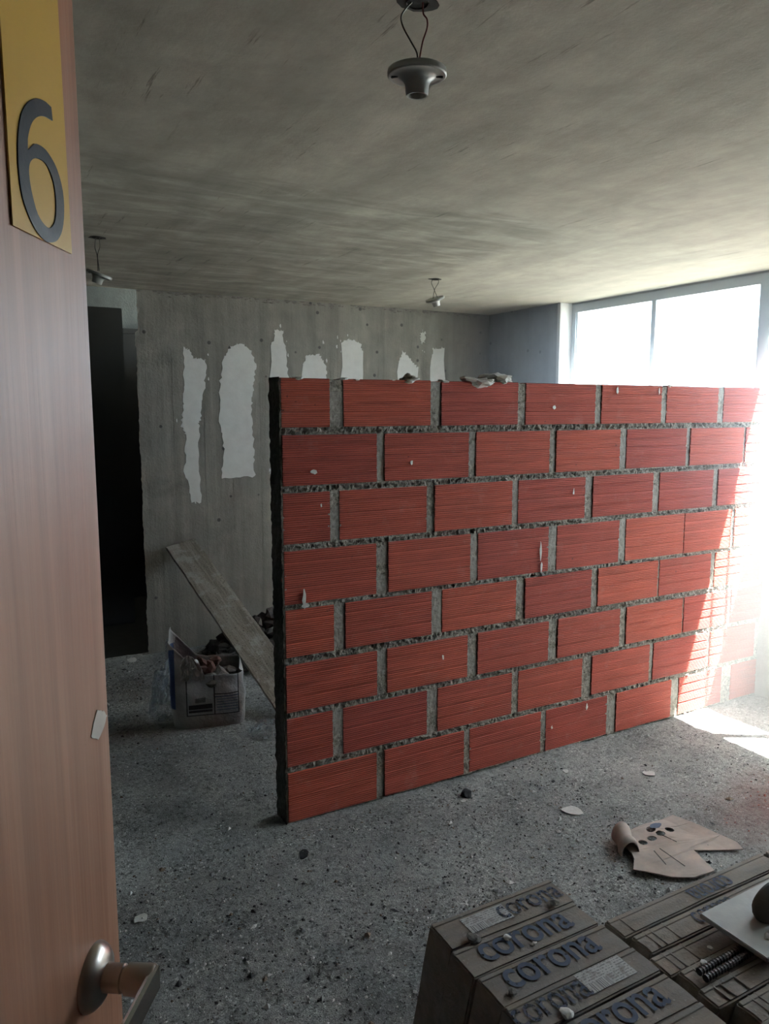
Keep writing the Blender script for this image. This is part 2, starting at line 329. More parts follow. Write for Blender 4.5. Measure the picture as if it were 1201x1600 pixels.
# right side: column, window wall, window
YJ = 4.25
struct('wall_right', boxes([(XW, YJ, 0, 4.2, YB, ZC), (XO, -.3, 0, 3.97, YJ, 1.295), (XO, -.3, 2.345, 3.97, YJ, ZC), (XO, -.3, 1.295, 3.97, .35, 2.345)]), M['wallb'], None, 'grey rendered window side wall with projecting column')
struct('trim_3', boxes([(XW-.003, YJ-.006, 1.30, XO, YJ+.002, ZC), (XW-.005, YJ-.006, 1.30, XW+.001, YJ+.02, ZC)]), M['jamb'], None, 'white plastered reveal beside the window')
zb, zt = 1.295, 2.345
win = empty('window_1', (XO+.03, YJ, zb)); tag(win, 'long aluminium strip window under the ceiling, blown out by daylight', None, None, 'structure')
def wpart(n, bx, mat):
    o = link(n, boxes([(x0-XO-.03, y0-YJ, z0-zb, x1-XO-.03, y1-YJ, z1-zb) for x0, y0, z0, x1, y1, z1 in bx]), mat, win); return o
wpart('window_frame', [(XO, .35, zt-.055, XO+.055, YJ, zt), (XO, .35, zb, XO+.055, YJ, zb+.03), (XO, YJ-.045, zb+.03, XO+.055, YJ, zt-.055), (XO, .35, zb+.03, XO+.055, .395, zt-.055)], M['alu'])
wpart('frame_bead', [(XO-.002, YJ-.068, zb+.03, XO+.03, YJ-.056, zt-.055)], M['alu'])
for y, w in ((3.505, .034), (2.735, .07), (1.965, .034), (1.2, .05)): wpart('mullion', [(XO, y-w/2, zb+.03, XO+.05, y+w/2, zt-.055)], M['alu'])
for y in (2.385, 2.455): wpart('sash_stile', [(XO+.010, y-.005, zb+.03, XO+.019, y+.005, zt-.055)], M['alu'])
ys = [YJ-.045, 3.505, 2.735, 1.965, 1.2, .395]
for a, b in zip(ys, ys[1:]): wpart('pane', [(XO+.025, b+.02, zb+.03, XO+.029, a-.02, zt-.055)], M['glass'])
# near and left walls, passage
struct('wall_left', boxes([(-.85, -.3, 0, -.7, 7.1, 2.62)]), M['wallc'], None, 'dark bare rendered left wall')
struct('wall_near', boxes([(-.7, -.12, 0, -.37, .06, ZC), (.62, -.12, 0, 4.02, .06, ZC), (-.37, -.12, 2.1, .62, .06, ZC)]), M['wallc'], None, 'dark bare rendered wall around the entrance doorway')
struct('wall_far', boxes([(-.7, 6.8, -.16, 1.75, 6.95, 2.62), (1.6, YB+.045, -.16, 1.75, 6.8, 2.05), (1.6, YB+.045, 2.05, 1.75, 5.3, 2.62)]), M['far'], None, 'pale plastered wall at the end of the passage')  # high gap in the side wall added to let sky light into the passage
struct('wall_hallway', boxes([(-.85, -1.7, 0, 4.2, -1.6, 2.5), (-.85, -1.6, 0, -.75, -.3, 2.5), (1.6, -1.6, 0, 1.7, -.3, 2.5), (-.85, -1.7, ZC, 1.7, -.3, 2.5), (-.85, -1.7, -.1, 1.7, -.25, -.012)]), M['wallc'], None, 'plastered hallway outside the doorway')
d2 = empty('door_2', (.3, 5.93, -.01)); tag(d2, 'dark slab door standing in the passage beyond the concrete wall', None, None, 'structure')
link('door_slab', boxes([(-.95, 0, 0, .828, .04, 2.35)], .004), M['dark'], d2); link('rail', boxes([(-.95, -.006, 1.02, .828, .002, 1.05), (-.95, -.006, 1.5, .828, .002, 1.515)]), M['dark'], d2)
d3 = empty('door_3', (1.36, 6.8, -.01)); tag(d3, 'dark closed door in the wall at the end of the passage', None, None, 'structure')
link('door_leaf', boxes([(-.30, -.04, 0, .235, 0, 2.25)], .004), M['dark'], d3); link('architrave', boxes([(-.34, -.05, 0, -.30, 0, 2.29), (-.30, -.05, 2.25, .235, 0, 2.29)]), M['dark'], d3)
# ground outside, six metres below
struct('trim_4', boxes([(4.6, -60, -6.2, 120, 80, -6)]), plain('outdoor_ground', (.10, .10, .09), .95, 0, .2, .3), None, 'pale sunlit ground outside the window')
# ------------------------------------------------------------------ brick partition
part = empty('wall_partition', (1.04, YF, 0)); tag(part, 'half built partition wall of ribbed red clay blocks', None, None, 'structure')
ROWZ = [(1.545,1.725),(1.329,1.517),(1.109,1.301),(.877,1.083),(.671,.857),(.453,.641),(.233,.427),(.006,.207)]
RX = [[1.049,1.242,1.301,1.692,1.744,2.138,2.183,2.59,2.63,3.024,3.064,3.443,3.488,3.86],
[1.049,1.441,1.479,1.882,1.921,2.322,2.363,2.756,2.803,3.219,3.247,3.657,3.68,3.895],
[1.049,1.24,1.281,1.677,1.715,2.115,2.154,2.547,2.595,2.99,3.04,3.436,3.475,3.86],
[1.049,1.441,1.496,1.896,1.94,2.334,2.384,2.776,2.823,3.233,3.238,3.603,3.63,3.895],
[1.051,1.252,1.302,1.703,1.758,2.152,2.203,2.603,2.649,3.056,3.07,3.455,3.49,3.87],
[1.049,1.443,1.491,1.89,1.945,2.346,2.404,2.8,2.849,3.251,3.266,3.62,3.64,3.895],
[1.049,1.242,1.29,1.685,1.74,2.139,2.179,2.566,2.628,3.02,3.052,3.462,3.485,3.86],
[1.049,1.439,1.479,1.877,1.912,2.319,2.35,2.741,2.803,3.195,3.259,3.60,3.68,3.895]]
def brickmesh(L, H):
    # extruded profile (y,z): front and back faces carry wide channels between the fine ribs
    pr = [(0, .003), (.003, 0)]
    back = [(.097, 0), (.1, .003), (.1, H-.003), (.097, H)]
    front = [(.003, H), (0, H-.003)]
    for q in (.78, .54, .30): z = H*q; front += [(0, z+.006), (.0028, z+.003), (.0028, z-.003), (0, z-.006)]
    P = [(.003, 0)]+back+front+[(0, .003)]
    n = len(P); vs = [(0, y, z) for y, z in P]+[(L, y, z) for y, z in P]
    fs = [(i, (i+1) % n, n+(i+1) % n, n+i) for i in range(n)]+[tuple(range(n-1, -1, -1)), tuple(range(n, 2*n))]
    me = mesh(vs, fs, 'brick'); me.materials.append(M['brick']); return me
rects = []
for (z0, z1), xs in zip(ROWZ, RX):
    for i in range(0, len(xs), 2):
        x0, x1 = xs[i], xs[i+1]; rects.append((x0, x1, z0, z1))
        o = link('brick', brickmesh(x1-x0, z1-z0), None, part)
        o.location = (x0-1.04, random.uniform(-.003, .003), z0); o.rotation_euler = (0, random.uniform(-.004, .004), random.uniform(-.003, .003))
def inside(x, z, e=.006):
    for a, b, c, d in rects:
        if a+e < x < b-e and c+e < z < d-e: return True
    return False
# rough mortar
st = .0055; NX = int((3.90-1.04)/st); NZ = int(1.722/st)
keep = np.ones((NZ+1, NX+1), bool)
gx = 1.04+np.arange(NX+1)*st; gz = np.arange(NZ+1)*st
for a, b, c, d in rects:
    e = .008; keep[np.ix_((gz > c+e) & (gz < d-e), (gx > a+e) & (gx < b-e))] = False
idx = -np.ones_like(keep, int); vs = []; fs = []; mi_ = []
for j, i in np.argwhere(keep):
    x, z = gx[i], gz[j]; p = Vector((x, 0, z)); inrow = any(c-.004 < z < d+.004 for c, d in ROWZ)
    n = noise.noise(p*55)+.7*noise.noise(p*120)+.4*noise.noise(p*16)
    y = (.006+.0025*n) if inrow else (.006+.0125*n)
    idx[j, i] = len(vs); vs.append((x-1.04+.002*noise.noise(p*90), y, z+.002*noise.noise(p*80+Vector((4, 0, 0)))))
for j in range(NZ):
    for i in range(NX):
        q = (idx[j, i], idx[j, i+1], idx[j+1, i+1], idx[j+1, i])
        if min(q) >= 0: fs.append(q); mi_.append(int(any(c+.004 < gz[j] < d-.004 for c, d in ROWZ) and noise.noise(Vector((gx[i]*4, gz[j]*9, 2))) > -.12))
mm = mesh(vs, fs); mm.materials.append(M['mortar']); mm.materials.append(M['mortar2']); mm.polygons.foreach_set('material_index', mi_)
tag(link('mortar', mm, None, part), 'rough grey cement mortar in the joints', None, None, 'stuff')
link('mortar_core', boxes([(.012, .02, .002, 2.855, .094, 1.716)]), M['mortar'], part)
M['mdark'] = plain('shaded_end_mortar', (.055, .052, .047), .95, 0, .4, 40, .006)  # mortar colour darkened for the shade on the partition's free end
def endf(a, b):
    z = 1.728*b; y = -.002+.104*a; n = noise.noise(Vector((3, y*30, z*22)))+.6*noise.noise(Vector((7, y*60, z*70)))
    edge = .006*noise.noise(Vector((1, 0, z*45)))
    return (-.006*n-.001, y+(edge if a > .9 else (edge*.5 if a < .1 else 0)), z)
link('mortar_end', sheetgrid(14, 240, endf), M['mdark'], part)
# crumbs of plaster along the top and splashes on the face
for x, w in ((1.30, .02), (1.36, .015), (1.60, .03), (1.52, .012), (1.76, .02), (1.93, .07), (1.98, .03), (2.06, .02), (2.75, .012), (3.08, .02), (1.12, .02)):
    me = rock(w, x*7, 2, .6, .28); o = link('plaster_crumb', me, M['pale'], part); o.location = (x-1.04, .01, 1.724); o.rotation_euler = (0, random.uniform(-.2, .2), 0)
for (x, z, w, h) in ((1.125,.90,.010,.05),(1.13,.868,.018,.012),(1.172,1.378,.016,.012),(1.60,1.40,.01,.012),(2.283,.975,.007,.06),(2.29,.90,.010,.025),(2.47,1.235,.006,.02),(1.76,.565,.006,.016),(2.60,.18,.008,.02),(1.20,1.25,.006,.008),(2.38,.12,.008,.01),(2.34,1.62,.012,.012),(2.72,1.70,.01,.02),(3.0,1.70,.006,.02)):
    L = [(w*random.uniform(.35, 1)*math.cos(t), h*random.uniform(.5, 1)*math.sin(t)) for t in [i*2*math.pi/11 for i in range(11)]]
    o = link('plaster_splash', poly2d([L], .001), M['pale'], part); o.rotation_euler = (math.pi/2, 0, 0); o.location = (x-1.04, -.004, z)
o = link('top_mortar', rock(.035, 5, 3, .5, .5), M['mortar'], part); o.location = (1.61-1.04, .05, 1.73)
o = link('top_mortar', rock(.06, 8, 3, .5, .5), M['skim'], part); o.location = (2.08-1.04, .07, 1.735)
# ------------------------------------------------------------------ entrance door (right at the lens)
DA = math.radians(34.4); DIR = Vector((math.sin(DA), math.cos(DA), 0)); EDGE = Vector((.121, .8, 0))
door = empty('door_1', EDGE, math.pi/2-DA)   # local +x runs to the free edge, -y faces the camera
tag(door, 'brown wood grain entrance door standing open at the left', None, None, 'structure')
link('door_leaf', boxes([(-.80, .0, .012, 0, .04, 2.06)], .0015), M['wood'], door)
o = link('number_plate', poly2d([[(-.1249, 1.7547), (-.0304, 1.7509), (-.0330, 1.99), (-.1249, 1.99)]], .0008), M['yellow'], door); o.rotation_euler = (math.pi/2, 0, 0); o.location = (0, -.0012, 0); tag(o, 'yellow number plate')
plate = o
# digit outline at its own size, smoothed
outer = [(-.0544,1.8575),(-.0556,1.8682),(-.0648,1.8692),(-.0787,1.8665),(-.0937,1.8578),(-.1045,1.8448),(-.1111,1.8262),(-.1132,1.8037),(-.1113,1.7845),(-.1045,1.7706),(-.0929,1.7585),(-.08,1.7531),(-.0696,1.7529),(-.057,1.7577),(-.0476,1.7686),(-.0428,1.7845),(-.0433,1.8027),(-.0515,1.8186),(-.0648,1.8276),(-.0761,1.8298),(-.0874,1.8279),(-.098,1.8195),(-.097,1.8287),(-.0914,1.8406),(-.0839,1.8488),(-.0745,1.8542),(-.0639,1.857)]
hole = [(-.083,1.8179),(-.0922,1.814),(-.0972,1.8074),(-.0977,1.7971),(-.0944,1.7845),(-.0881,1.7723),(-.0775,1.7655),(-.0682,1.7654),(-.0603,1.7718),(-.0567,1.7823),(-.0563,1.7968),(-.0609,1.8099),(-.0706,1.8177)]
def sm(L, cyc=True, keep=()):
    n = len(L); out = []
    for i in range(n):
        a, b, c, d = [Vector(L[(i+k) % n]) for k in (-1, 0, 1, 2)]
        if i in keep or (i+1) % n in keep: out += [tuple(b), tuple((b+c)/2)]; continue
        for t in (0, .33, .66): out.append(tuple(.5*((2*b)+(-a+c)*t+(2*a-5*b+4*c-d)*t*t+(-a+3*b-3*c+d)*t**3)))
    return out
o = link('digit', poly2d([sm(outer, True, (0, 1, 21)), sm(hole)], .0005), M['digit'], plate); o.location = (0, 0, .0013)
o = link('paint_smear', poly2d([[(-.0248, 1.3129), (-.0099, 1.306), (-.0052, 1.2994), (-.012, 1.290), (-.0252, 1.2829), (-.0405, 1.293)]], .0003, .0012, 4), M['paint'], door); o.rotation_euler = (math.pi/2, 0, 0); o.location = (0, -.0006, 0)
LY = 1.050; lx = -.060
h = link('door_handle', lathe([(.0, .013), (.018, .0125), (.026, .009), (.031, .004), (.0325, 0), (.0325, -.001)], 48), M['metal'], door, True); h.location = (lx, -.001, LY); h.rotation_euler = (math.pi/2, 0, 0)
o = link('neck', lathe([(.0135, 0), (.0135, .020), (.0115, .021), (.0115, .024), (.0150, .025), (.0150, .050), (.0135, .052), (.0, .052)], 32), M['metal'], h, True); o.location = (0, 0, .010)
lv = smoothpts([(0, 0, .056), (-.03, 0, .056), (-.07, -.001, .056), (-.12, -.004, .054)], 4)
bm = bmesh.new(); rg = []
for p in lv: rg.append([bm.verts.new(p+Vector((0, a, b))) for a, b in ((-.012, -.003), (.012, -.003), (.013, 0), (.012, .004), (-.012, .004), (-.013, 0))])
for a, b in zip(rg, rg[1:]):
    for k in range(6): bm.faces.new((a[k], a[(k+1) % 6], b[(k+1) % 6], b[k]))
bm.faces.new(rg[0]); bm.faces.new(rg[-1][::-1])
o = link('lever', frombm(bm), M['lever'], h); o.location = (.006, 0, .005)
# door frame in the near wall
struct('trim_5', boxes([(-.37, -.12, 0, -.345, .075, 2.1), (.595, -.12, 0, .62, .075, 2.1), (-.37, -.12, 2.075, .62, .075, 2.1)]), M['wood'], None, 'brown wooden frame of the entrance doorway')
# ------------------------------------------------------------------ hanging lamp holders
def lampholder(cx, cy, z, rx, ry, rz, wires, lab, cut=None):
    L = empty('lamp_holder', (cx, cy, ZC)); tag(L, lab, 'lamp holder', None)
    k = link('ceiling_hole', poly2d([[(.030*random.uniform(.8, 1.2)*math.cos(t)*1.25, .030*random.uniform(.8, 1.2)*math.sin(t)) for t in [i*.42 for i in range(15)]]], .0008), M['hole'], L); k.location = (0, 0, -.0005)
    k2 = link('junction_box', lathe([(.022, 0), (.022, -.004), (.020, -.004), (.019, -.001), (0, -.001)], 20), M['hole'], L)
    prof = [(0, .010), (.053, .010), (.055, .008), (.0555, .005), (.0555, -.001), (.0535, -.003), (.050, -.0032), (.047, -.002), (.036, -.003), (.030, -.006), (.0255, -.011), (.0225, -.018), (.0210, -.034), (.0200, -.0365), (.0165, -.036), (.0155, -.024), (0, -.022)]
    D = link('socket_body', lathe(prof, 40), M['porc'], L, True); D.location = (0, 0, z-ZC); D.rotation_euler = (rx, ry, rz)
    for s in (-1, 1):
        q = link('screw_slot', boxes([(-.008, -.0035, -.0015, .008, .0035, .0015)], .001), M['hole'], D); q.location = (s*.041, 0, -.0026); q.rotation_euler = (0, s*.15, 0)
    q = link('socket_throat', lathe([(.0155, -.0225), (.0152, -.0245), (0, -.0245)], 24), M['hole'], D)
    for pts, mt in wires: link('wire', tube(smoothpts(pts, 6), .0016, 6), mt, L, True)
RT = Vector((R.x, R.y, 0))
def wp(l): return [tuple(RT*a+Vector((0, 0, b))) for a, b in l]
lampholder(.8005, 1.3075, 2.230, .03, .0, -AZ, [(wp([(-.010, 0), (-.022, -.012), (-.030, -.026), (-.026, -.044), (-.012, -.068), (.0, -.090), (-.001, -.112)]), M['wblack']), (wp([(.010, 0), (.011, -.020), (.018, -.030), (.018, -.046), (.010, -.070), (.002, -.112)]), M['wred'])], 'largest porcelain lamp holder, hanging by two wires at the top of the picture')
lampholder(2.487, 3.848, 2.240, .25, -.28, -AZ, [(wp([(-.012, 0), (-.022, -.02), (-.008, -.055), (.012, -.103)]), M['wblack']), (wp([(.014, 0), (.018, -.02), (-.004, -.06), (-.012, -.110)]), M['wblack'])], 'small porcelain lamp holder above the brick partition near the back wall')
lampholder(.606, 3.66, 2.196, .0, .35, -AZ, [(wp([(-.006, 0), (-.012, -.04), (-.004, -.08), (-.004, -.142)]), M['wblack']), (wp([(.008, 0), (.010, -.04), (-.002, -.075), (.002, -.142)]), M['wblack'])], 'small lamp holder hanging beside the open door at the far left')
# ------------------------------------------------------------------ grit
tones = [((.24, .25, .25), .28), ((.40, .40, .39), .26), ((.68, .68, .66), .18), ((.05, .05, .052), .22), ((.20, .15, .11), .06)]
N = 42000
d0 = rng.random(N)**1.0; x = rng.uniform(-.3, 3.85, N); y = rng.uniform(.3, 5.0, N)
pl_ = rng.random(N) < .10; x[pl_] = rng.normal(.75, .3, pl_.sum()); y[pl_] = rng.normal(4.55, .35, pl_.sum())
near = (rng.random(N) < .45) & ~pl_; x[near] = rng.uniform(.1, 2.3, near.sum()); y[near] = rng.uniform(.6, 2.6, near.sum())
oct_ = np.array([(1,0,0),(-1,0,0),(0,1,0),(0,-1,0),(0,0,1),(0,0,-1)], float); of = np.array([(0,2,4),(2,1,4),(1,3,4),(3,0,4),(2,0,5),(1,2,5),(3,1,5),(0,3,5)])
V = []; Fc = []; Cc = []
tp = np.cumsum([t[1] for t in tones])
for i in range(N):
    if YF-.02 < y[i] < YF+.12 and x[i] > 1.02: continue
    s = .0017+.0042*rng.random()**3+(.009*rng.random() if rng.random() < .025 else 0)
    q = oct_*(s*rng.uniform(.6, 1.5, 3))*rng.uniform(.7, 1.2, (6, 1)); a = rng.uniform(0, 6.3); c_, s_ = math.cos(a), math.sin(a)
    q = np.stack([q[:, 0]*c_-q[:, 1]*s_, q[:, 0]*s_+q[:, 1]*c_, q[:, 2]*.7], 1)+(x[i], y[i], floor_z(x[i], y[i])+s*.3)
    if y[i] > 5.05: continue
    Fc.append(of+len(V)*6); V.append(q); Cc.append(tones[int(np.searchsorted(tp, rng.random()))][0] if True else 0)
nv = len(V); V = np.concatenate(V); Fc = np.concatenate(Fc)
me = bpy.data.meshes.new('grit'); me.from_pydata(V.tolist(), [], Fc.tolist()); at = me.color_attributes.new('tone', 'FLOAT_COLOR', 'POINT')
cc = np.repeat(np.array([(*c, 1) for c in Cc]), 6, 0); red = (np.hypot(V[:, 0]-2.95, (V[:, 1]-1.78)*1.7) < .42) & (np.repeat(rng.random(nv), 6) < .6); cc[red, :3] = (.30, .09, .07)
at.data.foreach_set('color', cc.astype(np.float32).ravel()); me.update()
tag(link('floor_grit', me, M['grit']), 'fine grit and mortar crumbs scattered over the floor', 'grit', None, 'stuff')
# countable flakes and lumps
def flake(x, y, w, mat, lab, cat='debris', lift=0, group=None, nm='plaster_flake', rot=None):
    L = [(w*random.uniform(.55, 1)*math.cos(t), w*random.uniform(.4, .8)*math.sin(t)) for t in [i*2*math.pi/9 for i in range(9)]]
    o = link(nm, poly2d([L], .002), mat); o.location = (x, y, floor_z(x, y)+.005+lift); o.rotation_euler = (random.uniform(-.12, .12), random.uniform(-.12, .12), random.uniform(0, 3) if rot is None else rot); tag(o, lab, cat, group); return o
def lump(x, y, w, mat, lab, nm='rubble_lump', cat='rubble', flat=.7, z=None, group=None, seed=None):
    o = link(nm, rock(w, seed or x*9+y, 2, .4, flat), mat); o.location = (x, y, (floor_z(x, y) if z is None else z)+w*flat*.6); tag(o, lab, cat, group); return o
lump(1.79, 2.50, .022, M['darkc'], 'small black lump lying just in front of the brick partition', flat=.8)
flake(1.02, 2.425, .03, M['darkc'], 'dark flat chip on the floor near the free end of the partition', nm='dark_chip')
flake(2.62, 2.26, .035, M['pale'], 'pale flake nearest the sunlit patch on the floor')
flake(2.08, 2.17, .05, M['pale'], 'large broken pale plaster flake on the floor right of centre')
flake(2.30, 2.45, .022, M['pale'], 'small pale flake close to the foot of the partition')
flake(1.75, 2.46, .016, M['pale'], 'tiny pale chip beside the black lump')
flake(.60, 1.62, .028, M['pale'], 'pale plaster flake on the floor near the door lever')
flake(.42, 2.35, .030, M['pale'], 'pale flake near the edge of the open door')
flake(.92, 5.0, .05, M['pale'], 'white plaster scrap at the foot of the concrete wall corner')
flake(.62, 4.3, .05, M['pale'], 'white plaster scrap on the floor left of the cement bag')
# ------------------------------------------------------------------ torn cardboard
cb = empty('torn_cardboard', (2.2, 1.8, floor_z(2.2, 1.8)+.006)); tag(cb, 'torn flat piece of tan cardboard with a row of round holes', 'cardboard')
ol = [(2.085,1.93),(2.165,1.945),(2.40,1.946),(2.417,1.868),(2.437,1.753),(2.443,1.688),(2.431,1.653),(2.267,1.739),(2.262,1.715),(2.249,1.69),(2.229,1.62),(2.125,1.619),(2.062,1.665),(1.984,1.761),(2.03,1.80),(2.05,1.83)]
hl = [(2.144,1.864),(2.195,1.867),(2.247,1.872),(2.302,1.877),(2.235,1.908)]
loops = [[(a-2.2, b-1.8) for a, b in ol]]+[[(a-2.2+.019*math.cos(t), b-1.8+.016*math.sin(t)) for t in [k*2*math.pi/18 for k in range(18)]] for a, b in hl]
me = poly2d(loops, .002)
bm = bmesh.new(); bm.from_mesh(me); bmesh.ops.subdivide_edges(bm, edges=[e for e in bm.edges if e.calc_length() > .05], cuts=2, use_grid_fill=True); bmesh.ops.triangulate(bm, faces=bm.faces)
for v in bm.verts: v.co.z += .012+.010*noise.noise(v.co*9)+.10*max(0, v.co.x-.14)**1.5+.0
bm.to_mesh(me); bm.free(); link('sheet', me, M['cardboard'], cb)
for a, b, c, d in ((2.13,1.80,2.10,1.72),(2.16,1.80,2.15,1.68),(2.24,1.86,2.25,1.80)):
    o = link('cut_slit', boxes([(-math.dist((a,b),(c,d))/2, -.0015, -.0006, math.dist((a,b),(c,d))/2, .0015, .0006)]), M['hole'], cb); o.location = ((a+c)/2-2.2, (b+d)/2-1.8, .0185); o.rotation_euler.z = math.atan2(d-b, c-a)
def curl(a, b):
    t = math.pi*(1.15*a)-.1; r = .036*(1+.12*math.sin(b*9)); q = (b-.5)*.13
    return (-.10-r*math.cos(t)*1.0-.02+q*.55, .09+q*.9-r*math.cos(t)*-.25, .010+max(0, math.sin(t))*r*1.4)
me = sheetgrid(20, 8, curl); o = link('curled_flap', me, M['cardboard'], cb, True); md = o.modifiers.new('s', 'SOLIDIFY'); md.thickness = .003
o = link('blue_mark', poly2d([[(2.27-2.2+.03*math.cos(t), 1.915-1.8+.014*math.sin(t)) for t in [k*.6 for k in range(10)]]], .0003, .003, 2), M['ink'], cb); o.location.z = .020
# ------------------------------------------------------------------ tile boxes
def boxbody(L, T, H, seed, lean):
    bm = bmesh.new(); nx_, ny_, nz_ = 14, 4, 8
    r = bmesh.ops.create_cube(bm, size=1); bmesh.ops.scale(bm, vec=(L, T, H), verts=r['verts']); bmesh.ops.translate(bm, vec=(L/2, T/2, H/2), verts=r['verts'])
    bmesh.ops.bevel(bm, geom=list(bm.edges), offset=.004, segments=2, affect='EDGES')
    bmesh.ops.subdivide_edges(bm, edges=[e for e in bm.edges if e.calc_length() > .05], cuts=5, use_grid_fill=True)
    for v in bm.verts:
        p = v.co.copy(); dv = noise.noise_vector(p*7+Vector((seed*5, 0, 0)))*.0035+noise.noise_vector(p*30+Vector((seed, 0, 0)))*.0012; dv.z *= .12 if p.z > H-.012 else 1; v.co += dv
        if p.z > H-.012: v.co.z += .0026*math.sin(p.y/T*math.pi)-.001
        v.co.y += lean*(1-p.z/H)
    return frombm(bm)
def tile_box(x, y1, L, T, H, lab, seed, lean=.0, group=None, texts=(), labels=(), z0=0):
    B = empty('tile_box', (x, y1-T, z0)); tag(B, lab, 'box', group)
    link('carton', boxbody(L, T-.003, H, seed, lean), M['carton'], B, False)
    # closing flap edge along one side, and torn lip
    fl_ = link('flap', boxes([(.004, T-.018, -.001, L-.004, T-.006, .0022)], .0009), M['carton'], B); fl_.location.z = H+.0005
    for (s, size, sx, off, tx, ty, rz, mat) in texts:
        o = link('lettering', text(s, size, off, sx), M[mat], B); o.location = (tx, ty, H+.0036); o.rotation_euler.z = rz
    for (lx_, ly_, w, hh) in labels:
        o = link('paper_label', boxes([(-w/2, -hh/2, -.0004, w/2, hh/2, .0004)]), M['label'], B); o.location = (lx_, ly_, H+.0030)
    return B
H = .38; ytop = [1.436, 1.332, 1.237, 1.140, 1.050, .955, .86]
names = ['farthest of the left row, paper label beside faint lettering', 'second of the left row, clear blue lettering across its top', 'third of the left row, blue lettering worn at its start', 'fourth of the left row, barcode label near its right end', 'fifth of the left row, blue lettering at the lower picture edge', 'nearest of the left row, almost out of the picture']
TX = [[('corona', .095, .72, .0006, .265, .028, 0, 'ink2')], [('corona', .115, .80, .0012, .185, .022, 0, 'ink')], [('corona', .115, .80, .0012, .180, .028, 0, 'ink')], [('corona', .100, .70, .0006, .095, .022, 0, 'ink2')], [('corona', .115, .80, .0012, .190, .025, 0, 'ink')], []]
LB = [[(.135, .050, .125, .055)], [], [], [(.255, .052, .13, .062)], [], []]
for i in range(6):
    tile_box(.918+random.uniform(-.006, .006), ytop[i], .375, ytop[i]-ytop[i+1], H+random.uniform(-.002, .004), 'brown tile carton, '+names[i], i+1, .09, None, TX[i], LB[i])
hb = .365; yb = [1.255, 1.186, 1.117, 1.05, .985, .925, .86, .79]
nb = ['farthest', 'second', 'third', 'fourth', 'fifth', 'sixth', 'nearest']
for i in range(7):
    xs = 1.318+.016*(i % 2)+(.03 if i == 5 else 0); tx = []
    if i == 0: tx = [('corona', .085, .62, .0003, .34, .048, math.pi, 'ink')]
    if i == 1: tx = [('corona', .085, .62, .0003, .26, .015, 0, 'ink2')]
    b = tile_box(xs, yb[i], .60, yb[i]-yb[i+1], hb-.004*(i % 3)+(.012 if i >= 4 else 0), '%s carton of the right row, %s' % (nb[i], ['inverted lettering', 'trowel beyond its lettering', 'reaching under the trowel', 'two steel bars lying on it', 'torn lip at its left end', 'frayed left end by the front left row', 'at the lower right picture corner'][i]), 20+i, .08, None, tx)
    for k, q in enumerate((.035, .055, .10)):   # pressed fold ridges
        if i in (0,) and k: continue
        o = link('fold_ridge', boxes([(q, .003, 0, q+.005, yb[i]-yb[i+1]-.004, .003)], .001), M['carton'], b); o.location.z = hb-.004*(i % 3)+(.012 if i >= 4 else 0)
tile_box(1.93, 1.252, .60, .069, hb, 'tile carton at the right picture edge, behind the trowel', 40, .08)
tile_box(1.935, 1.183, .60, .069, hb-.003, 'tile carton at the right picture edge, mostly under the trowel', 41, .08)
# small debris on the cartons
for x_, y_, w, mt, lb in ((.985, 1.335, .017, 'chunk', 'crumbly mortar crust on the left end of the farthest left row carton'), (1.055, 1.30, .010, 'pale', 'small pale ring-like crumb beside the blue lettering'), (1.10, 1.255, .005, 'pale', 'tiny round crumb in front of the blue lettering'), (1.02, 1.06, .014, 'pale', 'flat pale chip on the fourth front left carton'), (.96, 1.16, .011, 'chunk', 'mortar crumb on the left end of the third front left carton'), (1.24, 1.345, .012, 'chunk', 'mortar crumb at the right end of the farthest front left carton')):
    lump(x_, y_, w, M[mt], lb, 'mortar_crumb', 'crumb', .35, H+.004)
for x_, y_, w, lb in ((1.40, 1.03, .008, 'pale crumb on the right row left of the steel bars'), (1.455, 1.055, .006, 'tiny pale crumb on the right row close to the trowel corner')): lump(x_, y_, w, M['pale'], lb, 'mortar_crumb', 'crumb', .5, hb+.006)
# trowel (plastering float)
tz = .405
fl2 = empty('plastering_trowel', (1.66, 1.03, tz), 0); tag(fl2, 'cement dusted flat plastering trowel with thick grey handle on the cartons', 'trowel')
fl2.rotation_euler = (.0, -.02, 0)
link('blade', boxes([(-.165, -.088, -.006, .26, .088, .006)], .0015), M['float'], fl2)
hp = smoothpts([(-.055, 0, .0), (-.075, 0, .028), (-.045, 0, .058), (.02, 0, .070), (.10, 0, .068), (.16, 0, .045), (.17, 0, .0)], 6)
o = link('handle', tube(hp, .02, 14, [.021+.004*math.sin(i*.25) for i in range(len(hp))]), M['fhandle'], fl2, True); o.scale = (1, 1.0, 1); o.location = (.02, .0, .004)
for a, b, r in ((-.10, -.045, .008), (-.02, -.06, .005)): q = link('cement_lump', rock(r, a*50, 2, .6, .5), M['pale'], fl2); q.location = (a, b, .008)
# two short ribbed bars
for k, (dy, lb) in enumerate(((.0, 'short ribbed steel bar on the cartons, the one nearer the camera'), (.020, 'short ribbed steel bar on the cartons, the one nearer the trowel'))):
    n = 60; pts = [(i/n*.20, 0, 0) for i in range(n+1)]
    o = link('steel_bar', tube(pts, .006, 10, [.0068+.0016*(i % 3 == 0) for i in range(n+1)]), M['rebar']); o.location = (1.352+.004*k, .988+dy, hb+.018); o.rotation_euler = (0, 0, .03); tag(o, lb, 'steel bar', 'ribbed steel bars')
